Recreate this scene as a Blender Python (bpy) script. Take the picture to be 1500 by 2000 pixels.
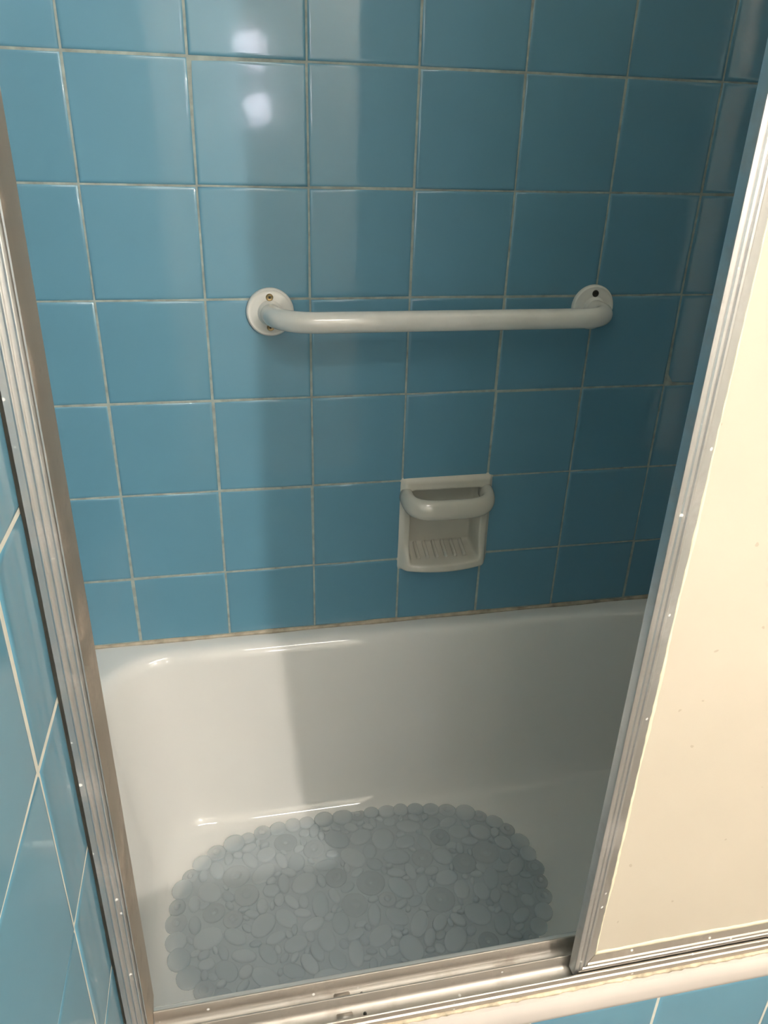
import bpy, bmesh, math, random
from mathutils import Vector, Matrix, Euler

for o in list(bpy.data.objects):
    bpy.data.objects.remove(o)
scene = bpy.context.scene
COL = scene.collection
RNG = random.Random(7)
PI = math.pi

# ------------------------------------------------------------------ units
# one wall tile is T metres; tile coordinates: x along the back wall, y = 0 at
# the face of the back wall (negative towards the room), z = 0 at the tub rim
T = 0.1524
RIM = 0.40                      # height of the tub rim above the floor
ZR = 5.866                      # tile rows: row lines lie at z = ZR - k


def W(x, y, z):
    return Vector((x * T, y * T, z * T + RIM))


# ------------------------------------------------------------------ camera
cam_data = bpy.data.cameras.new('camera')
cam = bpy.data.objects.new('camera', cam_data)
COL.objects.link(cam)
scene.camera = cam
cam_data.sensor_fit = 'VERTICAL'
cam_data.sensor_height = 36.0
cam_data.lens = 36.0 * 1500.0 / 2000.0
cam_data.clip_start = 0.02
RIGHT = Vector((0.97963, -0.19885, 0.02773))
DOWN = Vector((-0.06357, -0.43746, -0.89699))
FWD = Vector((0.19050, 0.87698, -0.44120))
FWD.normalize()
RIGHT = (RIGHT - FWD * RIGHT.dot(FWD)).normalized()
DOWN = FWD.cross(RIGHT).normalized()
m = Matrix((RIGHT, -DOWN, -FWD)).transposed().to_4x4()
m.translation = W(1.1471, -7.6151, -0.5406 + ZR)
cam.matrix_world = m

# ------------------------------------------------------------------ view, world
vs = scene.view_settings
vs.view_transform = 'Standard'
vs.look = 'None'
vs.gamma = 1.0
vs.use_curve_mapping = False
vs.exposure = 0.0
world = bpy.data.worlds.new('world')
scene.world = world
world.use_nodes = True
bg = world.node_tree.nodes['Background']
bg.inputs[0].default_value = (0.8, 0.9, 1.0, 1)
bg.inputs[1].default_value = 0.02

# the lamps, all added out of view (their builders are at the end of the script)
SCONCE_POWER = 2500.0           # radiance of the sconce globe
SCONCE_COL = (1.0, 0.91, 0.82)
CEIL_POWER = 40.0
CEIL_COL = (1.0, 0.97, 0.92)
GLINT_POWER = 16.0


# ------------------------------------------------------------------ helpers
def link(name, me, mat=None, parent=None):
    o = bpy.data.objects.new(name, me)
    COL.objects.link(o)
    if mat is not None and me is not None and len(me.materials) == 0:
        me.materials.append(mat)
    if parent is not None:
        o.parent = parent
    return o


def mesh(name, verts, faces, smooth=False):
    me = bpy.data.meshes.new(name)
    me.from_pydata([tuple(v) for v in verts], [], faces)
    me.validate()
    bm = bmesh.new()
    bm.from_mesh(me)
    bmesh.ops.recalc_face_normals(bm, faces=bm.faces)
    bm.to_mesh(me)
    bm.free()
    if smooth:
        me.shade_smooth()
    return me


def bm_mesh(name, bm, smooth=False):
    me = bpy.data.meshes.new(name)
    bmesh.ops.recalc_face_normals(bm, faces=bm.faces)
    bm.to_mesh(me)
    bm.free()
    if smooth:
        me.shade_smooth()
    return me


def smooth_by_angle(me, deg=35):
    me.shade_smooth()
    me.set_sharp_from_angle(angle=math.radians(deg))


def add_box(bm, lo, hi):
    """box between two points given in tile coordinates"""
    a, b = W(*lo), W(*hi)
    vs_ = []
    for z in (a.z, b.z):
        for x, y in ((a.x, a.y), (b.x, a.y), (b.x, b.y), (a.x, b.y)):
            vs_.append(bm.verts.new((x, y, z)))
    for f in ((0, 1, 2, 3), (4, 5, 6, 7), (0, 1, 5, 4), (1, 2, 6, 5), (2, 3, 7, 6), (3, 0, 4, 7)):
        bm.faces.new([vs_[i] for i in f])


def boxes(name, lst, mat, parent=None):
    bm = bmesh.new()
    for lo, hi in lst:
        add_box(bm, lo, hi)
    return link(name, bm_mesh(name, bm), mat, parent)


def extrude(name, start, end, mat, parent=None, deg=30):
    """prism between two rings of world points"""
    n = len(start)
    verts = list(start) + list(end)
    faces = [tuple(range(n)), tuple(range(n, 2 * n))]
    for i in range(n):
        j = (i + 1) % n
        faces.append((i, j, n + j, n + i))
    me = mesh(name, verts, faces)
    smooth_by_angle(me, deg)
    return link(name, me, mat, parent)


def tube_mesh(name, path, rx, rz=None, seg=24, up=Vector((0, 0, 1)), cap=True):
    """sweep an ellipse (rx across, rz along up) along world points"""
    rz = rz or rx
    bm = bmesh.new()
    rings = []
    n = len(path)
    for i, p in enumerate(path):
        t = (path[min(i + 1, n - 1)] - path[max(i - 1, 0)]).normalized()
        side = t.cross(up).normalized()
        u = side.cross(t).normalized()
        ring = []
        for k in range(seg):
            a = 2 * PI * k / seg
            ring.append(bm.verts.new(p + side * rx * math.cos(a) + u * rz * math.sin(a)))
        rings.append(ring)
    for a, b in zip(rings, rings[1:]):
        for k in range(seg):
            bm.faces.new((a[k], a[(k + 1) % seg], b[(k + 1) % seg], b[k]))
    if cap:
        bm.faces.new(rings[0])
        bm.faces.new(rings[-1])
    return bm_mesh(name, bm, True)


def lathe_mesh(name, prof, seg=48, deg=40):
    """revolve (radius, height) pairs round the local z axis (metres)"""
    bm = bmesh.new()
    rings = []
    for r, h in prof:
        if r < 1e-6:
            rings.append([bm.verts.new((0, 0, h))])
        else:
            rings.append([bm.verts.new((r * math.cos(2 * PI * k / seg), r * math.sin(2 * PI * k / seg), h)) for k in range(seg)])
    for a, b in zip(rings, rings[1:]):
        if len(a) == 1 and len(b) == 1:
            continue
        for k in range(seg):
            j = (k + 1) % seg
            if len(a) == 1:
                bm.faces.new((a[0], b[k], b[j]))
            elif len(b) == 1:
                bm.faces.new((a[k], a[j], b[0]))
            else:
                bm.faces.new((a[k], a[j], b[j], b[k]))
    me = bm_mesh(name, bm)
    smooth_by_angle(me, deg)
    return me


def empty(name, loc):
    o = bpy.data.objects.new(name, None)
    o.empty_display_size = 0.05
    COL.objects.link(o)
    o.location = loc
    return o


def tag(o, label, cat, group=None):
    o['label'] = label
    o['category'] = cat
    if group:
        o['group'] = group
    return o


def struct(o):
    o['kind'] = 'structure'
    return o


def adopt(child, root):
    """parent a mesh built in world space under a root that stands elsewhere"""
    child.parent = root
    child.matrix_parent_inverse = root.matrix_basis.inverted()
    return child


# ------------------------------------------------------------------ materials
def new_mat(name):
    mt = bpy.data.materials.new(name)
    mt.use_nodes = True
    nt = mt.node_tree
    return mt, nt, nt.nodes['Principled BSDF']


def node(nt, kind, **kw):
    n = nt.nodes.new(kind)
    for k, v in kw.items():
        if k in n.inputs:
            n.inputs[k].default_value = v
        else:
            setattr(n, k, v)
    return n


def ramp(nt, stops):
    n = nt.nodes.new('ShaderNodeValToRGB')
    el = n.color_ramp.elements
    while len(el) > 1:
        el.remove(el[-1])
    el[0].position, el[0].color = stops[0][0], (*stops[0][1], 1)
    for p, c in stops[1:]:
        e = el.new(p)
        e.color = (*c, 1)
    return n


def noise(nt, scale, detail=3, rough=0.5, stretch=None, coord='Object'):
    tc = nt.nodes.new('ShaderNodeTexCoord')
    n = node(nt, 'ShaderNodeTexNoise', Scale=scale, Detail=detail, Roughness=rough)
    if stretch:
        mp = nt.nodes.new('ShaderNodeMapping')
        mp.inputs['Scale'].default_value = stretch
        nt.links.new(tc.outputs[coord], mp.inputs['Vector'])
        nt.links.new(mp.outputs[0], n.inputs['Vector'])
    else:
        nt.links.new(tc.outputs[coord], n.inputs['Vector'])
    return n


def bump(nt, p, src, strength, dist=0.001):
    b = node(nt, 'ShaderNodeBump', Strength=strength, Distance=dist)
    nt.links.new(src, b.inputs['Height'])
    nt.links.new(b.outputs[0], p.inputs['Normal'])


def mat_tile():
    mt, nt, p = new_mat('blue_glazed_tile')
    oi = nt.nodes.new('ShaderNodeObjectInfo')
    r = ramp(nt, [(0, (0.102, 0.274, 0.384)), (0.5, (0.108, 0.284, 0.397)), (1, (0.114, 0.294, 0.410))])
    nt.links.new(oi.outputs['Random'], r.inputs[0])
    n = noise(nt, 9, 3)
    mx = node(nt, 'ShaderNodeMix', data_type='RGBA', blend_type='MULTIPLY')
    mx.inputs[0].default_value = 0.10
    nt.links.new(r.outputs[0], mx.inputs[6])
    nt.links.new(n.outputs[0], mx.inputs[7])
    nt.links.new(mx.outputs[2], p.inputs['Base Color'])
    p.inputs['Roughness'].default_value = 0.55
    p.inputs['IOR'].default_value = 1.52
    p.inputs['Coat Weight'].default_value = 1.0
    p.inputs['Coat Roughness'].default_value = 0.06
    p.inputs['Coat IOR'].default_value = 1.45
    nb = noise(nt, 16, 2)
    bump(nt, p, nb.outputs[0], 0.10, 0.002)
    nt.links.new(p.inputs['Normal'].links[0].from_socket, p.inputs['Coat Normal'])
    return mt


def mat_plain(name, col, rough=0.5, spread=0.06, scale=14, bmp=0.0, metallic=0.0):
    mt, nt, p = new_mat(name)
    n = noise(nt, scale, 4)
    a = tuple(c * (1 - spread) for c in col)
    b = tuple(min(1, c * (1 + spread)) for c in col)
    r = ramp(nt, [(0.3, a), (0.7, b)])
    nt.links.new(n.outputs[0], r.inputs[0])
    nt.links.new(r.outputs[0], p.inputs['Base Color'])
    p.inputs['Roughness'].default_value = rough
    p.inputs['Metallic'].default_value = metallic
    if bmp:
        bump(nt, p, n.outputs[0], bmp)
    return mt


def mat_metal(name, col, rough, stretch, dirt=(0.30, 0.25, 0.20), amount=0.35):
    """worn aluminium: streaks along the profile, stains and pale specks"""
    mt, nt, p = new_mat(name)
    st = noise(nt, 30, 4, 0.6, stretch)
    r1 = ramp(nt, [(0.25, tuple(c * 0.93 for c in col)), (0.75, tuple(min(1, c * 1.05) for c in col))])
    nt.links.new(st.outputs[0], r1.inputs[0])
    dn = noise(nt, 22, 5, 0.65)
    r2 = ramp(nt, [(0.52, (0, 0, 0)), (0.72, (1, 1, 1))])
    nt.links.new(dn.outputs[0], r2.inputs[0])
    am = node(nt, 'ShaderNodeMath', operation='MULTIPLY')
    am.inputs[1].default_value = amount
    nt.links.new(r2.outputs[0], am.inputs[0])
    mx = node(nt, 'ShaderNodeMix', data_type='RGBA')
    nt.links.new(am.outputs[0], mx.inputs[0])
    nt.links.new(r1.outputs[0], mx.inputs[6])
    mx.inputs[7].default_value = (*dirt, 1)
    # pale specks of paint
    tc = nt.nodes.new('ShaderNodeTexCoord')
    vo = node(nt, 'ShaderNodeTexVoronoi', Scale=85.0)
    nt.links.new(tc.outputs['Object'], vo.inputs['Vector'])
    r3 = ramp(nt, [(0.10, (1, 1, 1)), (0.15, (0, 0, 0))])
    nt.links.new(vo.outputs['Distance'], r3.inputs[0])
    sc = nt.nodes.new('ShaderNodeSeparateColor')
    nt.links.new(vo.outputs['Color'], sc.inputs[0])
    gt = node(nt, 'ShaderNodeMath', operation='GREATER_THAN')
    gt.inputs[1].default_value = 0.72
    nt.links.new(sc.outputs[0], gt.inputs[0])
    mm = node(nt, 'ShaderNodeMath', operation='MULTIPLY')
    nt.links.new(r3.outputs[0], mm.inputs[0])
    nt.links.new(gt.outputs[0], mm.inputs[1])
    mx2 = node(nt, 'ShaderNodeMix', data_type='RGBA')
    nt.links.new(mm.outputs[0], mx2.inputs[0])
    nt.links.new(mx.outputs[2], mx2.inputs[6])
    mx2.inputs[7].default_value = (0.85, 0.84, 0.80, 1)
    nt.links.new(mx2.outputs[2], p.inputs['Base Color'])
    met = node(nt, 'ShaderNodeMath', operation='SUBTRACT')
    met.inputs[0].default_value = 0.92
    mad = node(nt, 'ShaderNodeMath', operation='ADD')
    nt.links.new(mm.outputs[0], mad.inputs[0])
    nt.links.new(am.outputs[0], mad.inputs[1])
    mad.use_clamp = True
    nt.links.new(mad.outputs[0], met.inputs[1])
    met.use_clamp = True
    nt.links.new(met.outputs[0], p.inputs['Metallic'])
    p.inputs['Roughness'].default_value = rough
    return mt


def mat_panel():
    mt, nt, p = new_mat('cream_panel')
    n = noise(nt, 5, 4)
    r = ramp(nt, [(0.3, (0.535, 0.475, 0.385)), (0.7, (0.585, 0.52, 0.425))])
    nt.links.new(n.outputs[0], r.inputs[0])
    tc = nt.nodes.new('ShaderNodeTexCoord')
    vo = node(nt, 'ShaderNodeTexVoronoi', Scale=34.0)
    wob = noise(nt, 60, 2)
    va = nt.nodes.new('ShaderNodeVectorMath')
    va.operation = 'MULTIPLY_ADD'
    va.inputs[1].default_value = (0.012, 0.012, 0.012)
    nt.links.new(wob.outputs['Color'], va.inputs[0])
    nt.links.new(tc.outputs['Object'], va.inputs[2])
    nt.links.new(va.outputs[0], vo.inputs['Vector'])
    r3 = ramp(nt, [(0.055, (1, 1, 1)), (0.075, (0, 0, 0))])
    nt.links.new(vo.outputs['Distance'], r3.inputs[0])
    sc = nt.nodes.new('ShaderNodeSeparateColor')
    nt.links.new(vo.outputs['Color'], sc.inputs[0])
    gt = node(nt, 'ShaderNodeMath', operation='GREATER_THAN')
    gt.inputs[1].default_value = 0.45
    nt.links.new(sc.outputs[0], gt.inputs[0])
    mm = node(nt, 'ShaderNodeMath', operation='MULTIPLY')
    nt.links.new(r3.outputs[0], mm.inputs[0])
    nt.links.new(gt.outputs[0], mm.inputs[1])
    m2 = node(nt, 'ShaderNodeMath', operation='MULTIPLY')
    m2.inputs[1].default_value = 0.6
    nt.links.new(mm.outputs[0], m2.inputs[0])
    mx = node(nt, 'ShaderNodeMix', data_type='RGBA')
    nt.links.new(m2.outputs[0], mx.inputs[0])
    nt.links.new(r.outputs[0], mx.inputs[6])
    mx.inputs[7].default_value = (0.40, 0.33, 0.24, 1)
    nt.links.new(mx.outputs[2], p.inputs['Base Color'])
    p.inputs['Roughness'].default_value = 0.38
    bump(nt, p, noise(nt, 40, 4).outputs[0], 0.15, 0.0006)
    return mt


def mat_mat(name='frosted_vinyl', f=1.0):
    mt, nt, p = new_mat(name)
    oi = nt.nodes.new('ShaderNodeObjectInfo')
    r = ramp(nt, [(0, (0.66 * f, 0.74 * f, 0.77 * f)), (1, (0.80 * f, 0.86 * f, 0.88 * f))])
    nt.links.new(oi.outputs['Random'], r.inputs[0])
    nt.links.new(r.outputs[0], p.inputs['Base Color'])
    p.inputs['Roughness'].default_value = 0.34
    p.inputs['IOR'].default_value = 1.42
    p.inputs['Alpha'].default_value = 0.42
    bump(nt, p, noise(nt, 60, 2).outputs[0], 0.2, 0.0006)
    return mt


def mat_emit(name, col, power):
    mt, nt, p = new_mat(name)
    p.inputs['Base Color'].default_value = (*col, 1)
    p.inputs['Emission Color'].default_value = (*col, 1)
    n = noise(nt, 3, 1)
    mr = node(nt, 'ShaderNodeMapRange')
    mr.inputs['To Min'].default_value = power * 0.95
    mr.inputs['To Max'].default_value = power * 1.05
    nt.links.new(n.outputs[0], mr.inputs['Value'])
    nt.links.new(mr.outputs[0], p.inputs['Emission Strength'])
    return mt


M_TILE = mat_tile()
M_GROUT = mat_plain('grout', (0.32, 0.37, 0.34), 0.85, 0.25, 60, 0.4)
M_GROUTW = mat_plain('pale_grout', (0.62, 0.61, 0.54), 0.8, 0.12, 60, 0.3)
M_ENAMEL = mat_plain('white_enamel', (0.85, 0.84, 0.80), 0.05, 0.02, 5)
M_ENAMEL.node_tree.nodes['Principled BSDF'].inputs['IOR'].default_value = 1.62
M_RIM = mat_plain('toned_down_pinkish_enamel', (0.66, 0.595, 0.545), 0.22, 0.03, 12)
M_WHITE = mat_plain('white_painted_steel', (0.80, 0.79, 0.74), 0.10, 0.04, 40, 0.05)
M_CERAMIC = mat_plain('ivory_ceramic', (0.60, 0.585, 0.51), 0.12, 0.04, 20)
for m_ in (M_WHITE, M_CERAMIC):
    m_.node_tree.nodes['Principled BSDF'].inputs['IOR'].default_value = 1.75
M_ALU_V = mat_metal('worn_aluminium_upright', (0.62, 0.62, 0.62), 0.36, (1, 1, 0.03))
M_ALU_H = mat_metal('worn_aluminium_rail', (0.52, 0.48, 0.43), 0.50, (0.03, 1, 1), (0.22, 0.15, 0.09), 0.5)
M_STAIN = mat_metal('stained_aluminium', (0.56, 0.48, 0.40), 0.5, (1, 1, 0.2), (0.24, 0.18, 0.13), 0.7)
M_PANEL = mat_panel()
M_BEAD = mat_plain('cream_sealant', (0.80, 0.72, 0.54), 0.5, 0.08, 50, 0.3)
M_CAULK = mat_plain('yellowed_caulk', (0.42, 0.37, 0.28), 0.7, 0.35, 45, 0.3)
M_DIRTY = mat_plain('dirty_caulk', (0.62, 0.52, 0.37), 0.7, 0.45, 70, 0.4)
M_BRASS = mat_plain('dull_brass', (0.36, 0.27, 0.14), 0.4, 0.2, 60, 0.1, 0.9)
M_DARK = mat_plain('dark_screw', (0.03, 0.026, 0.018), 0.5, 0.3, 60)
M_VINYL = mat_mat()
M_CUP = mat_mat('frosted_vinyl_over_suction_cup', 0.88)
M_PAINT = mat_plain('cream_wall_paint', (0.82, 0.80, 0.74), 0.6, 0.03, 4)
M_CEIL = mat_plain('ceiling_paint', (0.82, 0.81, 0.78), 0.7, 0.02, 4)
M_FLOOR = mat_plain('beige_floor', (0.16, 0.13, 0.10), 0.4, 0.2, 8)
M_HOUSING = mat_plain('white_lamp_housing', (0.8, 0.8, 0.78), 0.4, 0.03, 10)

# ------------------------------------------------------------------ room shell
XL, XR = 0.27, 9.30             # outside left wall, right wall
XA = -0.75                      # left end of the tub alcove
YR = -18.0                      # rear wall behind the camera
HF = -RIM / T                   # floor
HC = (2.43 - RIM) / T           # ceiling
TG = 0.012                      # tile gap (tile units)
TH = 0.045                      # tile thickness

struct(boxes('floor', [((XA - 0.5, YR - 0.5, HF - 0.5), (XR + 0.5, 0.9, HF))], M_FLOOR))
struct(boxes('ceiling', [((XA - 0.5, YR - 0.5, HC), (XR + 0.5, 0.9, HC + 0.5))], M_CEIL))
struct(boxes('wall_rear', [((XA - 0.5, YR - 0.5, HF), (XR + 0.5, YR, HC))], M_PAINT))
wall_right = struct(boxes('wall_right', [((XR + TH - 0.012, YR, HF), (XR + 0.5, 0.9, HC))], M_PAINT))

# back wall: grout bed with a pocket behind the soap dish (tile column 3, row 5)
DX0, DX1, DZ0, DZ1 = 3.03, 3.985, ZR - 5.12, ZR - 4.04
g = TH * 0.80                   # grout face behind the tile face
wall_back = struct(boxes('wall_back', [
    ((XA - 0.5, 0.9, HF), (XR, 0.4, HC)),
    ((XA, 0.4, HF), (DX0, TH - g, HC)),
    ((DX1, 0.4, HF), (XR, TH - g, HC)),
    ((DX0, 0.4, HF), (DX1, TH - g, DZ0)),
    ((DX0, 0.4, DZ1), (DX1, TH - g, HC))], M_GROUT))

# left wall: wing wall beside the opening, its lower part stops in front of the tub
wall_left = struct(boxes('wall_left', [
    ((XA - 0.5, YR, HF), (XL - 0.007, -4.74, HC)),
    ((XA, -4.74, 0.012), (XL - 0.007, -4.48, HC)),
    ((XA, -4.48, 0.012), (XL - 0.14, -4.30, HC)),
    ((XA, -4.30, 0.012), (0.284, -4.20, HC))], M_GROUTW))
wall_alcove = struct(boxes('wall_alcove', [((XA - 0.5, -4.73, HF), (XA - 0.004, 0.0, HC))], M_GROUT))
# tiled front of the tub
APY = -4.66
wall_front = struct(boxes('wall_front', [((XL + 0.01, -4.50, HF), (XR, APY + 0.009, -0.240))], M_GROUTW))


def tile_mesh(w, h, bev=0.026):
    """cushion-edged tile, face towards local -y, centre at origin (tile units scaled)"""
    rings = []
    prof = [(0.0, TH), (0.0, 0.020), (bev * 0.12, 0.0105), (bev * 0.35, 0.005), (bev * 0.65, 0.0015), (bev, 0.0), (bev + 0.012, 0.0)]
    verts, faces = [], []
    for off, d in prof:
        a, b = w / 2 - off, h / 2 - off
        rings.append(len(verts))
        verts += [(-a * T, d * T, -b * T), (a * T, d * T, -b * T), (a * T, d * T, b * T), (-a * T, d * T, b * T)]
    for r0, r1 in zip(rings, rings[1:]):
        for k in range(4):
            faces.append((r0 + k, r0 + (k + 1) % 4, r1 + (k + 1) % 4, r1 + k))
    faces.append(tuple(rings[-1] + k for k in range(4)))
    faces.append(tuple(rings[0] + k for k in (3, 2, 1, 0)))
    me = mesh('tile', verts, faces)
    smooth_by_angle(me, 62)
    me.materials.append(M_TILE)
    return me


TILES = {}


def tile(x0, x1, z0, z1, place, parent, bev=0.026, gap=TG):
    w, h = x1 - x0 - gap, z1 - z0 - TG
    key = (round(w, 3), round(h, 3), bev)
    if key not in TILES:
        TILES[key] = tile_mesh(w, h, bev)
    o = link('tile', TILES[key], None, parent)
    place(o, (x0 + x1) / 2, (z0 + z1) / 2)
    return o


def jig(s):
    return RNG.gauss(0, 1) * s


def place_back(o, u, v):
    o.location = W(u, jig(0.0012), v)
    o.rotation_euler = (jig(0.0045), 0, jig(0.0045))


def place_left(o, u, v):        # u runs along -y ... faces +x
    o.location = W(XL + jig(0.001), u, v)
    o.rotation_euler = Euler((jig(0.003), 0, PI / 2 + jig(0.004)))


def place_alcove(o, u, v):
    o.location = W(XA + TH, u, v)
    o.rotation_euler = (0, 0, PI / 2)


def place_front(o, u, v):
    o.location = W(u, APY, v)
    o.rotation_euler = (jig(0.003), 0, jig(0.003))


# rows above the tub, numbered by their lower line
TOPROW = 2
back_rows = [(ZR - k - 1, ZR - k) for k in range(-TOPROW, 5)] + [(0.030, ZR - 5)]
for z0, z1 in back_rows:
    for c in range(-1, 9):
        x0, x1 = c, c + 1
        if c == -1:
            x0 = XA + TH + 0.02
        if c == 3 and abs(z1 - (ZR - 4)) < 1e-6:
            continue            # the soap dish takes this place
        tile(x0, x1, z0, z1, place_back, wall_back)
# left wall outside the tub: the cut column next to the jamb, then whole tiles
left_rows = [(ZR - k - 1, ZR - k) for k in range(-TOPROW, 9)] + [(HF + 0.02, ZR - 9)]
for z0, z1 in left_rows:
    for k in range(0, 7):
        y1 = -3.96 - k
        y0 = y1 - 1
        if k == 0:
            y1 = -4.466
            if z1 <= ZR - 5.5:
                continue
            zz0 = max(z0, 0.03)
            tile(y0, y1, zz0, z1, place_left, wall_left, 0.030, 0.017)
            continue
        if k == 0:
            continue
        tile(y0, y1, z0, z1, place_left, wall_left, 0.018, 0.017)
for z0, z1 in [(ZR - k - 1, ZR - k) for k in range(-TOPROW, 5)] + [(0.03, ZR - 5)]:
    for k in range(5):
        y1 = -0.02 - k if k == 0 else -k
        y0 = max(-k - 1, -4.18)
        if y1 - y0 > 0.05:
            tile(y0, y1, z0, z1, place_alcove, wall_alcove)
def place_right(o, u, v):
    o.location = W(XR, u, v)
    o.rotation_euler = (0, 0, -PI / 2)


for z0, z1 in [(ZR - k - 1, ZR - k) for k in range(-TOPROW, 5)] + [(0.03, ZR - 5)]:
    for k in range(5):
        y1 = -0.02 - k if k == 0 else -k
        y0 = max(-k - 1, -4.18)
        if y1 - y0 > 0.05:
            tile(y0, y1, z0, z1, place_right, wall_right)
for z0, z1 in [(-1.134, -0.242), (-2.134, -1.134), (HF + 0.02, -2.134)]:
    for c in range(0, 9):
        x0 = c - 0.045
        x1 = x0 + 1
        if c == 0:
            x0 = XL + 0.03
        tile(x0, x1, z0, z1, place_front, wall_front)

# caulk bead between the tiles and the tub
bm = bmesh.new()
prev = None
N = 120
for i in range(N + 1):
    x = XA + 0.06 + (XR - 0.1 - XA - 0.06) * i / N
    w = 0.020 + 0.006 * math.sin(x * 5.1) + 0.006 * RNG.random()
    sec = [(0.02, 0.004), (-w * 0.9, 0.003), (-w * 0.75, w * 0.8), (0.0, w * 1.5 + 0.004), (0.02, w * 1.5)]
    ring = [bm.verts.new(W(x, a, b)) for a, b in sec]
    if prev:
        for k in range(5):
            bm.faces.new((prev[k], prev[(k + 1) % 5], ring[(k + 1) % 5], ring[k]))
    else:
        bm.faces.new(ring)
    prev = ring
bm.faces.new(prev)
struct(link('trim_1', bm_mesh('trim_1', bm, True), M_CAULK))

# ------------------------------------------------------------------ bathtub
def rounded_rect(x0, x1, y0, y1, r, z, nc=18, ns=26):
    """ring of world points, always the same number"""
    pts = []
    corners = [(x1 - r, y1 - r, 0), (x0 + r, y1 - r, PI / 2), (x0 + r, y0 + r, PI), (x1 - r, y0 + r, 1.5 * PI)]
    arcs = []
    for cx, cy, a0 in corners:
        arcs.append([(cx + r * math.cos(a0 + PI / 2 * k / nc), cy + r * math.sin(a0 + PI / 2 * k / nc)) for k in range(nc + 1)])
    for i in range(4):
        pts += arcs[i]
        a, b = arcs[i][-1], arcs[(i + 1) % 4][0]
        for k in range(1, ns):
            t = k / ns
            pts.append((a[0] + (b[0] - a[0]) * t, a[1] + (b[1] - a[1]) * t))
    return [W(px, py, z) for px, py in pts]


def build_tub():
    # (left, right, front, back, corner radius, depth)
    X0, X1 = XA + 0.004, 9.26
    rings = [
        rounded_rect(X0, X1, -4.640, -0.004, 0.02, -0.235),
        rounded_rect(X0, X1, -4.668, -0.004, 0.02, -0.228),
        rounded_rect(X0, X1, -4.684, -0.004, 0.02, -0.205),
        rounded_rect(X0, X1, -4.690, -0.004, 0.02, -0.160),
        rounded_rect(X0, X1, -4.690, -0.004, 0.02, -0.095),
        rounded_rect(X0, X1, -4.685, -0.004, 0.02, -0.058),
        rounded_rect(X0, X1, -4.674, -0.004, 0.02, -0.030),
        rounded_rect(X0, X1, -4.662, -0.004, 0.02, -0.007),
        rounded_rect(X0, X1, -4.62, -0.004, 0.02, 0.0),
    ]
    side = [  # inward from the inner rim edge, depth
        (-0.05, -0.000), (0.0, -0.004), (0.035, -0.014), (0.065, -0.032), (0.09, -0.058), (0.11, -0.09),
        (0.125, -0.13), (0.145, -0.22), (0.20, -0.5), (0.26, -0.8), (0.32, -1.1), (0.38, -1.4), (0.43, -1.62),
        (0.465, -1.77), (0.50, -1.90), (0.54, -2.00), (0.60, -2.09), (0.67, -2.15), (0.76, -2.185), (0.90, -2.195)]
    for inset, dz in side:
        yb = -0.15 - inset
        yf = -4.25 + inset * 0.72
        xl = -0.42 + inset * 0.80
        xr = 8.9 - inset * 1.5
        r = 0.72 - max(0, inset) * 0.12
        rings.append(rounded_rect(xl, xr, yf, yb, r, dz))
    n = len(rings[0])
    verts, faces = [], []
    for r in rings:
        verts += r
    for i in range(len(rings) - 1):
        for k in range(n):
            j = (k + 1) % n
            faces.append((i * n + k, i * n + j, (i + 1) * n + j, (i + 1) * n + k))
    # floor of the tub: shrink the last ring to its middle line
    last = len(rings) - 1
    base = rings[-1]
    c = sum(base, Vector()) / n
    for s, dz in ((0.6, -0.002), (0.25, -0.004)):
        verts += [Vector((c.x + (p.x - c.x) * s, c.y + (p.y - c.y) * s, p.z + dz * T)) for p in base]
    for i in (last, last + 1):
        for k in range(n):
            j = (k + 1) % n
            faces.append((i * n + k, i * n + j, (i + 1) * n + j, (i + 1) * n + k))
    faces.append(tuple((last + 2) * n + k for k in range(n)))
    me = bpy.data.meshes.new('bathtub')
    me.from_pydata([tuple(v) for v in verts], [], faces)
    bm = bmesh.new()
    bm.from_mesh(me)
    bmesh.ops.recalc_face_normals(bm, faces=bm.faces)
    bm.to_mesh(me)
    bm.free()
    smooth_by_angle(me, 50)
    me.materials.append(M_ENAMEL)
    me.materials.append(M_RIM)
    for p in me.polygons:                  # outer rim edge: pinkish enamel, darkened to stand for dimmer light
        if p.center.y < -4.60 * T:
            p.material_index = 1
    o = link('bathtub', me, None)
    return tag(o, 'glossy white enamel bathtub with rounded rim set between the blue tiled walls', 'bathtub')


build_tub()

# ------------------------------------------------------------------ sliding door frame
frame = empty('shower_frame', W(0.45, -4.4, 0))
tag(frame, 'worn aluminium shower frame with ribbed upright at left and double track on the tub rim', 'shower frame')
DOOR_TOP = 9.6


def ribs(x0, x1, y, n, depth, flat0=0.0):
    """zigzag of small rounded ridges along x at face y (points towards -y)"""
    pts = [(x0, y + depth)]
    if flat0:
        pts.append((x0 + flat0, y + depth))
    s = x0 + flat0
    w = (x1 - s) / n
    for i in range(n):
        a = s + i * w
        pts += [(a + w * 0.30, y + depth), (a + w * 0.38, y + depth * 0.75), (a + w * 0.48, y + depth * 0.15), (a + w * 0.58, y), (a + w * 0.70, y + depth * 0.2), (a + w * 0.80, y + depth * 0.8), (a + w * 0.88, y + depth)]
    return pts


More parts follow.
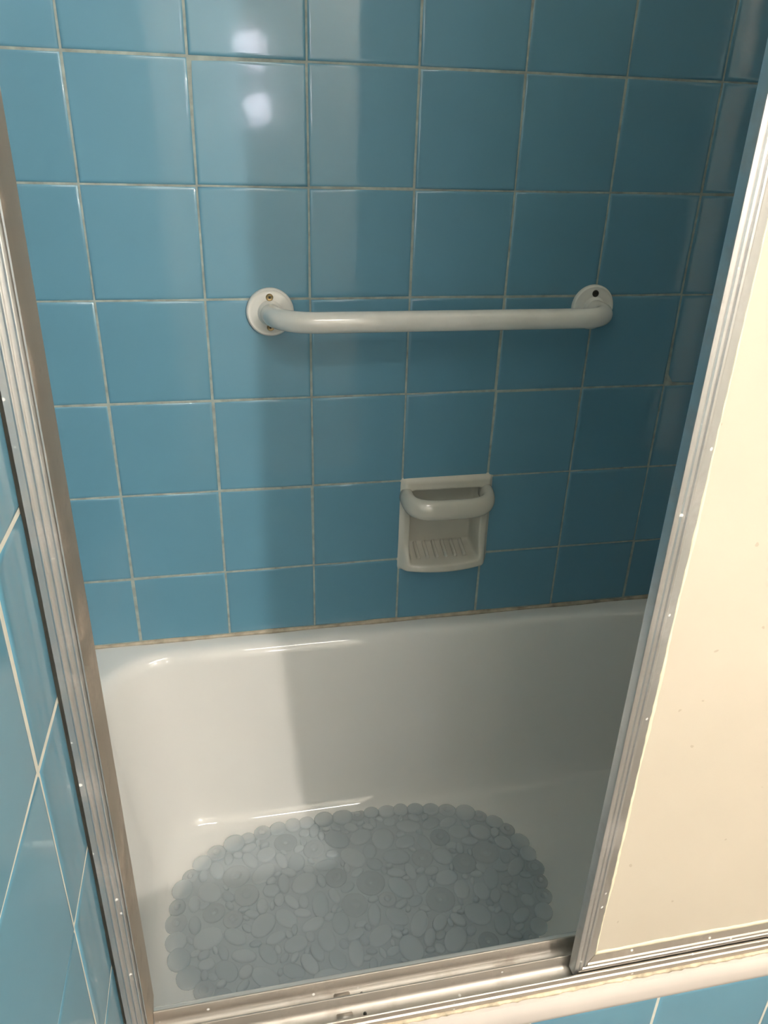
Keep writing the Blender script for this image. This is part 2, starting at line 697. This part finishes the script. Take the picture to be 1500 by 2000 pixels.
def jamb(mirror=False):
    prof = [(0.287, -4.28), (0.287, -4.505)] + ribs(0.289, 0.402, -4.516, 3, 0.007, 0.018) + [
        (0.404, -4.500), (0.407, -4.515), (0.414, -4.515), (0.417, -4.505), (0.417, -4.245), (0.405, -4.240), (0.300, -4.240)]
    if mirror:
        prof = [(XR + XL - x, y) for x, y in prof]
    # rear part ends on the track, the front flange goes down to the rim
    lo = [W(x, y, 0.004 if y < -4.49 else 0.155) for x, y in prof]
    hi = [W(x, y, DOOR_TOP) for x, y in prof]
    o = adopt(extrude('jamb', lo, hi, M_ALU_V), frame)
    o.data.materials.append(M_STAIN)       # the stained face towards the opening
    for p in o.data.polygons:
        if abs(p.normal.x) > 0.9 and abs(p.center.x - (XR + XL - 0.417 if mirror else 0.417) * T) < 0.002:
            p.material_index = 1
    return o


jamb()
jamb(True)

# bottom track: three lips with a hollow channel between each two
TX0, TX1 = 0.420, XR + XL - 0.420
tp = [(-4.622, 0.001), (-4.624, 0.055), (-4.632, 0.062), (-4.632, 0.072), (-4.622, 0.080), (-4.622, 0.122), (-4.617, 0.127), (-4.610, 0.127), (-4.606, 0.122),
      (-4.604, 0.050), (-4.596, 0.030), (-4.570, 0.022), (-4.535, 0.026), (-4.500, 0.036), (-4.478, 0.060), (-4.474, 0.125), (-4.470, 0.130), (-4.462, 0.130), (-4.458, 0.124),
      (-4.456, 0.060), (-4.448, 0.042), (-4.425, 0.034), (-4.400, 0.040), (-4.375, 0.055), (-4.362, 0.080), (-4.357, 0.145), (-4.353, 0.150), (-4.345, 0.150), (-4.341, 0.144),
      (-4.338, 0.001)]
track = adopt(extrude('track', [W(TX0, y, z) for y, z in tp], [W(TX1, y, z) for y, z in tp], M_ALU_H, None, 40), frame)
track['label'] = 'aluminium double track with two dirty channels along the tub rim'
# drain slots and rivets of the track
for yy, zz in ((-4.415, 0.036), (-4.545, 0.026)):
    bm = bmesh.new()
    add_box(bm, (1.60, yy - 0.020, zz), (1.71, yy + 0.024, zz + 0.022))
    bmesh.ops.bevel(bm, geom=list(bm.edges), offset=0.0007, segments=2, affect='EDGES')
    s = link('drain_tab', bm_mesh('drain_tab', bm, True), M_ALU_H)
    adopt(s, track)
    sc = link('rivet', lathe_mesh('rivet', [(0.0, 0.0020), (0.0012, 0.0018), (0.0018, 0.0008), (0.0018, -0.001)], 16), M_DARK)
    sc.location = W(1.79, yy, zz + 0.004)
    adopt(sc, track)
# header rail above the doors
hp = [(-4.632, 0), (-4.632, 0.35), (-4.24, 0.35), (-4.24, 0)]
adopt(extrude('header', [W(0.290, y, DOOR_TOP + z) for y, z in hp], [W(XR + XL - 0.29, y, DOOR_TOP + z) for y, z in hp], M_ALU_H), frame)
# dirty sealant in front of the track
bm = bmesh.new()
prev = None
N = 260
for i in range(N + 1):
    x = XL + 0.15 + (XR - XL - 0.3) * i / N
    w = 0.014 + 0.010 * RNG.random()
    sec = [(-4.618, 0.0005), (-4.622 - w, 0.0005), (-4.624 - w * 0.5, 0.004 + 0.3 * w), (-4.6235, 0.010 + w * 0.5), (-4.618, 0.01)]
    ring = [bm.verts.new(W(x, a, b)) for a, b in sec]
    if prev:
        for k in range(5):
            bm.faces.new((prev[k], prev[(k + 1) % 5], ring[(k + 1) % 5], ring[k]))
    else:
        bm.faces.new(ring)
    prev = ring
bm.faces.new(prev)
adopt(link('sealant', bm_mesh('sealant', bm, True), M_DIRTY), frame)

# ------------------------------------------------------------------ sliding door
DXL, DXRT = 3.262, 8.85
DYF, DYB = -4.585, -4.512
DZB, DZT = 0.075, DOOR_TOP + 0.05
door = empty('sliding_door', W(DXL, -4.54, DZB))
tag(door, 'sliding shower door with cream panel in worn aluminium edging, pushed to the right', 'shower door')
SW = 0.158                      # width of the stile
# section across the stile: (across from the outer edge, y)
sp = [(0.0, DYB), (0.0, DYF + 0.012), (0.004, DYF + 0.003), (0.012, DYF), (0.028, DYF + 0.001), (0.036, DYF + 0.006), (0.044, DYF + 0.001), (0.056, DYF), (0.063, DYF + 0.010),
      (0.068, DYF + 0.011), (0.074, DYF + 0.002), (0.084, DYF), (0.092, DYF + 0.003), (0.098, DYF + 0.013), (0.104, DYF + 0.014), (SW, DYF + 0.030), (SW, DYB)]


def member(name, a, b, mat):
    return adopt(extrude(name, a, b, mat, None, 25), door)


gp = 0.005                      # open mitre
member('stile', [W(DXL + u, y, DZB + u + gp) for u, y in sp], [W(DXL + u, y, DZT - u - gp) for u, y in sp], M_ALU_V)
member('stile', [W(DXRT - u, y, DZB + u + gp) for u, y in sp], [W(DXRT - u, y, DZT - u - gp) for u, y in sp], M_ALU_V)
member('rail', [W(DXL + u + gp, y, DZB + u) for u, y in sp], [W(DXRT - u - gp, y, DZB + u) for u, y in sp], M_ALU_H)
member('rail', [W(DXL + u + gp, y, DZT - u) for u, y in sp], [W(DXRT - u - gp, y, DZT - u) for u, y in sp], M_ALU_H)
bm = bmesh.new()
add_box(bm, (DXL + SW - 0.03, DYF + 0.038, DZB + SW - 0.03), (DXRT - SW + 0.03, DYF + 0.060, DZT - SW + 0.03))
pn = adopt(link('panel', bm_mesh('panel', bm), M_PANEL), door)
pn['label'] = 'cream coloured door panel with small brown specks'


def bead(name, p0, p1, inward, step=0.045):
    """ragged run of sealant along the edge of the panel"""
    n = max(2, int((p1 - p0).length / (step * T)))
    bm = bmesh.new()
    prev = None
    w = 0.012
    for i in range(n + 1):
        p = p0.lerp(p1, i / n)
        w = min(0.022, max(0.004, w + RNG.uniform(-0.0045, 0.0045)))
        a = -inward * 0.010 * T
        b = inward * w * T
        f = Vector((0, 1, 0)) * T
        ring = [bm.verts.new(p + a + f * (DYF + 0.040)), bm.verts.new(p + a * (0.2 + 0.8 * RNG.random()) + f * (DYF + 0.0265)),
                bm.verts.new(p + b * 0.5 + f * (DYF + 0.030)), bm.verts.new(p + b + f * (DYF + 0.037)), bm.verts.new(p + b + f * (DYF + 0.040))]
        if prev:
            for k in range(5):
                bm.faces.new((prev[k], prev[(k + 1) % 5], ring[(k + 1) % 5], ring[k]))
        else:
            bm.faces.new(ring)
        prev = ring
    bm.faces.new(prev)
    adopt(link(name, bm_mesh(name, bm, True), M_BEAD), door)


def flatW(x, z):
    v = W(x, 0, z)
    return v


bead('sealant_bead', flatW(DXL + SW, DZB + SW), flatW(DXL + SW, DZT - SW), Vector((1, 0, 0)))
bead('sealant_bead', flatW(DXL + SW, DZB + SW), flatW(DXRT - SW, DZB + SW), Vector((0, 0, 1)))
door.rotation_euler = (math.radians(0.22), 0, 0)

# ------------------------------------------------------------------ grab bar
bar = empty('grab_bar', W(3.29, 0, ZR - 2.115))
tag(bar, 'white painted grab bar screwed to the blue tiles above the soap dish', 'grab bar')
FL = [(0.0, 0.0085), (0.019, 0.0085), (0.028, 0.0078), (0.0312, 0.0066), (0.0322, 0.0070), (0.0338, 0.0062), (0.0350, 0.0042), (0.0352, 0.0)]
fl_me = lathe_mesh('flange', FL, 56, 45)
fl_me.materials.append(M_WHITE)
scr_me = lathe_mesh('screw', [(0.0, 0.0006), (0.0014, 0.0006), (0.0018, 0.0018), (0.0042, 0.0022), (0.0052, 0.0012), (0.0056, -0.001)], 24, 30)
slot_me = lathe_mesh('slot', [(0.0, 0.0010), (0.0016, 0.0010), (0.0018, 0.0)], 12, 30)
D = 0.50
TR = 0.098
ends = (1.608, 4.972)
BZ = ZR - 2.122
for i, ex in enumerate(ends):
    f = link('flange', fl_me, None)
    f.location = W(ex, 0, ZR - 2.118 + 0.006 * i)
    f.rotation_euler = (PI / 2, 0, 0)
    adopt(f, bar)
    bpy.context.view_layer.update()
    for dz, dark in ((0.146, i == 1), (-0.140, i == 1)):
        s = link('screw', scr_me.copy(), M_DARK if dark else M_BRASS)
        s.parent = f
        s.location = (-0.004 * T, dz * T, 0.0082)
        if not dark:
            q = link('slot', slot_me.copy(), M_DARK)
            q.parent = f
            q.location = (-0.004 * T, dz * T, 0.0088)
path = []
RB = 0.40
for k in range(0, 4):
    path.append(W(ends[0], -0.02 - (D - RB - 0.02) * k / 3, BZ))
for k in range(1, 13):
    a = PI / 2 * k / 12
    path.append(W(ends[0] + RB - RB * math.cos(a), -(D - RB) - RB * math.sin(a), BZ))
RB2 = 0.30
for k in range(1, 24):
    path.append(W(ends[0] + RB + (ends[1] - RB2 - ends[0] - RB) * k / 24, -D, BZ))
for k in range(0, 13):
    a = PI / 2 * k / 12
    path.append(W(ends[1] - RB2 + RB2 * math.sin(a), -(D - RB2) - RB2 * math.cos(a), BZ))
for k in range(1, 4):
    path.append(W(ends[1], -(D - RB2) + (D - RB2 - 0.02) * k / 3, BZ))
adopt(link('tube', tube_mesh('tube', path, TR * T, None, 32), M_WHITE), bar)
# small weld collars at the flanges
for ex in ends:
    cp = [(0.0, 0.0135), (TR * T * 1.0, 0.0135), (TR * T * 1.08, 0.0115), (TR * T * 1.22, 0.0092), (TR * T * 1.3, 0.0080)]
    c = link('collar', lathe_mesh('collar', cp, 32, 60), M_WHITE)
    c.location = W(ex, 0, BZ)
    c.rotation_euler = (PI / 2, 0, 0)
    adopt(c, bar)

# ------------------------------------------------------------------ soap dish
dish = empty('soap_dish', W(3.5, 0, ZR - 4.5))
tag(dish, 'ivory ceramic soap dish with grab loop and ribbed tray set into the blue tiles', 'soap dish')
SX0, SX1, SZ0, SZ1 = 2.968, 4.075, ZR - 5.150, ZR - 3.955


def smoothstep(a, b, t):
    t = max(0.0, min(1.0, (t - a) / (b - a)))
    return t * t * (3 - 2 * t)


def dish_y(u, v):
    """face of the dish: u, v in 0..1 from lower left; negative = towards the room"""
    # plate with cushioned edges
    e = min(u, 1 - u) * 1.044
    ev = min(v, 1 - v) * 1.13
    cushion = smoothstep(0, 0.07, e) * smoothstep(0, 0.07, ev)
    y = 0.01 - 0.055 * cushion
    # bowed lower lip
    bow = 1 - (2 * u - 1) ** 2
    y -= smoothstep(0.36, 0.06, v) * (0.065 + 0.085 * bow) * smoothstep(0, 0.10, e) * smoothstep(0.0, 0.06, v)
    # the niche
    ins = smoothstep(0.115, 0.165, u) * smoothstep(0.115, 0.165, 1 - u) * smoothstep(0.115, 0.15, v) * smoothstep(0.88, 0.78, v)
    depth = -0.06 + 0.28 * smoothstep(-0.15, 1.15, (v - 0.12) / 0.09)   # tray, then the back of the niche
    yn = depth
    return y * (1 - ins) + yn * ins


NU, NV = 88, 96
verts, faces = [], []
for j in range(NV + 1):
    v = j / NV
    for i in range(NU + 1):
        u = i / NU
        # rounded corners, bowed bottom edge
        x = SX0 + (SX1 - SX0) * u
        z = SZ0 + (SZ1 - SZ0) * v
        z -= 0.030 * (1 - (2 * u - 1) ** 2) * (1 - v) ** 3
        cu, cv = abs(2 * u - 1), abs(2 * v - 1)
        k = 1 - 0.028 * (cu ** 12) * (cv ** 12)
        x = 3.52 + (x - 3.52) * k
        z = (SZ0 + SZ1) / 2 + (z - (SZ0 + SZ1) / 2) * k
        verts.append(W(x, dish_y(u, v), z))
nf = len(verts)
for j in range(NV):
    for i in range(NU):
        a = j * (NU + 1) + i
        faces.append((a, a + 1, a + NU + 2, a + NU + 1))
me = mesh('body', verts, faces, True)
body = adopt(link('body', me, M_CERAMIC), dish)
so = body.modifiers.new('thickness', 'SOLIDIFY')
so.thickness = 0.004
so.offset = -1.0
if me.polygons[nf // 2].normal.y > 0:
    me.flip_normals()
# ribs on the tray
for k in range(6):
    x = 3.225 + 0.112 * k
    pts = []
    for t in range(9):
        s = t / 8
        v = 0.125 + 0.078 * s
        y = -0.06 + 0.28 * smoothstep(-0.15, 1.15, (v - 0.12) / 0.09)
        z = SZ0 + (SZ1 - SZ0) * v
        pts.append(W(x + 0.05 * (s - 0.5) * 0.0, y + 0.002, z + 0.004))
    r = link('ridge', tube_mesh('ridge', pts, 0.021 * T, 0.036 * T, 12, Vector((0, -0.3, 0.95)).normalized()), M_CERAMIC)
    adopt(r, dish)
# grab loop: flattened band bowing out across the top
lp = []
x0l, x1l = 3.052, 3.985
for k in range(41):
    a = PI * k / 40
    cx = -math.cos(a)
    # squared arc
    px = (abs(cx) ** 0.55) * (1 if cx > 0 else -1)
    py = math.sin(a) ** 0.55
    lp.append(W((x0l + x1l) / 2 + (x1l - x0l) / 2 * px, 0.03 - 0.325 * py, ZR - 4.185 - 0.065 * py))
loop = link('grab_loop', tube_mesh('grab_loop', lp, 0.078 * T, 0.118 * T, 28), M_CERAMIC)
adopt(loop, dish)

# ------------------------------------------------------------------ bath mat
MZ = -2.188
MXC, MYC, MA, MB = 2.265, -2.02, 2.09, 1.16
mat_o = None


def outline(t, s=1.0, p=2.7):
    c, q = math.cos(t), math.sin(t)
    return (MXC + s * MA * (abs(c) ** (2 / p)) * (1 if c > 0 else -1), MYC + s * MB * (abs(q) ** (2 / p)) * (1 if q > 0 else -1))


def inside(x, y, s):
    return (abs(x - MXC) / (MA * s)) ** 2.7 + (abs(y - MYC) / (MB * s)) ** 2.7 < 1


# base sheet
NB = 160
top = [outline(2 * PI * k / NB, 0.955) for k in range(NB)]
verts = [W(x, y, MZ) for x, y in top] + [W(x, y, MZ + 0.014) for x, y in top]
faces = [tuple(range(NB)), tuple(range(NB, 2 * NB))] + [(k, (k + 1) % NB, NB + (k + 1) % NB, NB + k) for k in range(NB)]
bmat = link('bath_mat', mesh('bath_mat', verts, faces), M_VINYL)
tag(bmat, 'translucent grey-blue pebble bath mat lying on the tub floor', 'bath mat')

prng = random.Random(21)
placed = []                     # x, y, a, b, angle, kind


def rad(a, b, ang, dx, dy):
    """radius of an ellipse towards dx, dy"""
    t = math.atan2(dy, dx) - ang
    return a * b / math.sqrt((b * math.cos(t)) ** 2 + (a * math.sin(t)) ** 2)


def fits(x, y, a, b, ang, slack):
    for (px, py, pa, pb, pang, _) in placed:
        dx, dy = px - x, py - y
        d = math.hypot(dx, dy)
        if d > a + pa:
            continue
        if d < rad(a, b, ang, dx, dy) + rad(pa, pb, pang, -dx, -dy) - slack:
            return False
    return True


# scalloped edge: round discs side by side
t, step = 0.0, 0.0
per = [outline(2 * PI * k / 2000, 0.955) for k in range(2001)]
acc, nxt = 0.0, 0.0
for p, q in zip(per, per[1:]):
    acc += math.hypot(q[0] - p[0], q[1] - p[1])
    if acc >= nxt:
        a = prng.uniform(0.090, 0.128)
        b = a * prng.uniform(0.85, 1.0)
        ang = math.atan2(q[1] - p[1], q[0] - p[0])
        placed.append((q[0], q[1], a, b, ang, 'cup' if prng.random() < 0.45 else 'pebble'))
        nxt = acc + a * 1.75
for size, tries, slack in ((1.25, 900, 0.0), (1.0, 4000, 0.004), (0.8, 6000, 0.008), (0.6, 9000, 0.010), (0.42, 9000, 0.010)):
    for _ in range(tries):
        if len(placed) >= 300:
            break
        x = MXC + prng.uniform(-MA, MA)
        y = MYC + prng.uniform(-MB, MB)
        if not inside(x, y, 0.93):
            continue
        cup = prng.random() < 0.30 and size > 0.7
        a = 0.112 * size * prng.uniform(0.85, 1.2)
        b = a * (prng.uniform(0.9, 1.0) if cup else prng.uniform(0.52, 0.85))
        ang = prng.uniform(0, PI)
        if fits(x, y, a, b, ang, slack):
            placed.append((x, y, a, b, ang, 'cup' if cup else 'pebble'))


def dome(name, prof, seg=18):
    return lathe_mesh(name, prof, seg, 80)


peb_me = [dome('pebble', [(1.0, 0.0), (1.0, 0.35), (0.95, 0.62), (0.82, 0.84), (0.6, 0.96), (0.3, 1.0), (0.0, 1.0)], 20),
          dome('pebble', [(1.0, 0.0), (1.0, 0.45), (0.93, 0.75), (0.80, 0.88), (0.5, 0.93), (0.0, 0.95)], 20)]
cup_me = dome('suction_pebble', [(1.0, 0.0), (1.0, 0.3), (0.94, 0.5), (0.80, 0.56), (0.56, 0.52), (0.50, 0.62), (0.42, 0.66), (0.36, 0.6), (0.26, 0.30), (0.10, 0.22), (0.0, 0.22)], 24)
for me_ in peb_me:
    me_.materials.append(M_VINYL)
cup_me.materials.append(M_CUP)
for (x, y, a, b, ang, kind) in placed:
    if kind == 'cup':
        o = link('suction_pebble', cup_me, None, bmat)
    else:
        o = link('pebble', peb_me[prng.random() < 0.4], None, bmat)
    o.location = W(x, y, MZ + 0.004)
    o.rotation_euler = (0, 0, ang)
    o.scale = (a * T, b * T, prng.uniform(0.0045, 0.0080))

# ------------------------------------------------------------------ added lamps, out of view
# unseen sconce right behind the camera, fixture invented, placed from the door's shadow edge
sx, sy, sz = 8.15, -17.0, 4.7 + ZR
sconce = empty('unseen_sconce', W(sx, YR, sz))
tag(sconce, 'lit globe wall sconce, unseen and invented, on the rear wall, nearest the ceiling', 'unseen lamp')
bp = link('backplate', lathe_mesh('backplate', [(0.0, 0.02), (0.05, 0.018), (0.055, 0.0)], 40), M_HOUSING)
bp.location = W(sx, YR, sz)
bp.rotation_euler = (-PI / 2, 0, 0)
adopt(bp, sconce)
adopt(link('arm', tube_mesh('arm', [W(sx, YR + 0.1, sz), W(sx, YR + 0.5, sz), W(sx, YR + 0.78, sz)], 0.008, None, 16), M_HOUSING), sconce)
bm = bmesh.new()
bmesh.ops.create_uvsphere(bm, u_segments=24, v_segments=14, radius=0.035)
gl = link('globe', bm_mesh('globe', bm, True), mat_emit('sconce_glow', SCONCE_COL, SCONCE_POWER))
gl.location = W(sx, sy, sz)
adopt(gl, sconce)

# long ceiling light, added out of view for soft fill and highlights
cl = empty('added_ceiling_light', W(5.4, -11.5, HC))
tag(cl, 'long white ceiling light with a glowing diffuser, added out of view', 'unseen lamp')
LX0, LX1, LY0, LY1 = 1.2, 8.4, -11.95, -11.25
adopt(boxes('housing', [((LX0 - 0.1, LY0 - 0.1, HC - 0.25), (LX1 + 0.1, LY1 + 0.1, HC))], M_HOUSING), cl)
adopt(boxes('diffuser', [((LX0, LY0, HC - 0.33), (LX1, LY1, HC - 0.25))], mat_emit('diffuser_glow', CEIL_COL, CEIL_POWER)), cl)

# two added, unseen globes that make the white reflections in the tiles
nx, nz = 2.30, 1.05 + ZR
nl = empty('glint_light', W(nx, YR, nz))
tag(nl, 'two glowing globes added out of view on the rear wall for the white tile reflections', 'unseen lamp')
adopt(boxes('backplate', [((nx - 0.3, YR, nz - 1.1), (nx + 0.3, YR + 0.12, nz + 1.1))], M_HOUSING), nl)
glint_mat = mat_emit('glint_glow', (0.92, 0.88, 1.0), GLINT_POWER)
for dz in (0.70, -0.70):
    bm = bmesh.new()
    bmesh.ops.create_uvsphere(bm, u_segments=24, v_segments=14, radius=0.055)
    g2 = link('globe', bm_mesh('globe', bm, True), glint_mat)
    g2.location = W(nx, YR + 0.45, nz + dz)
    adopt(g2, nl)
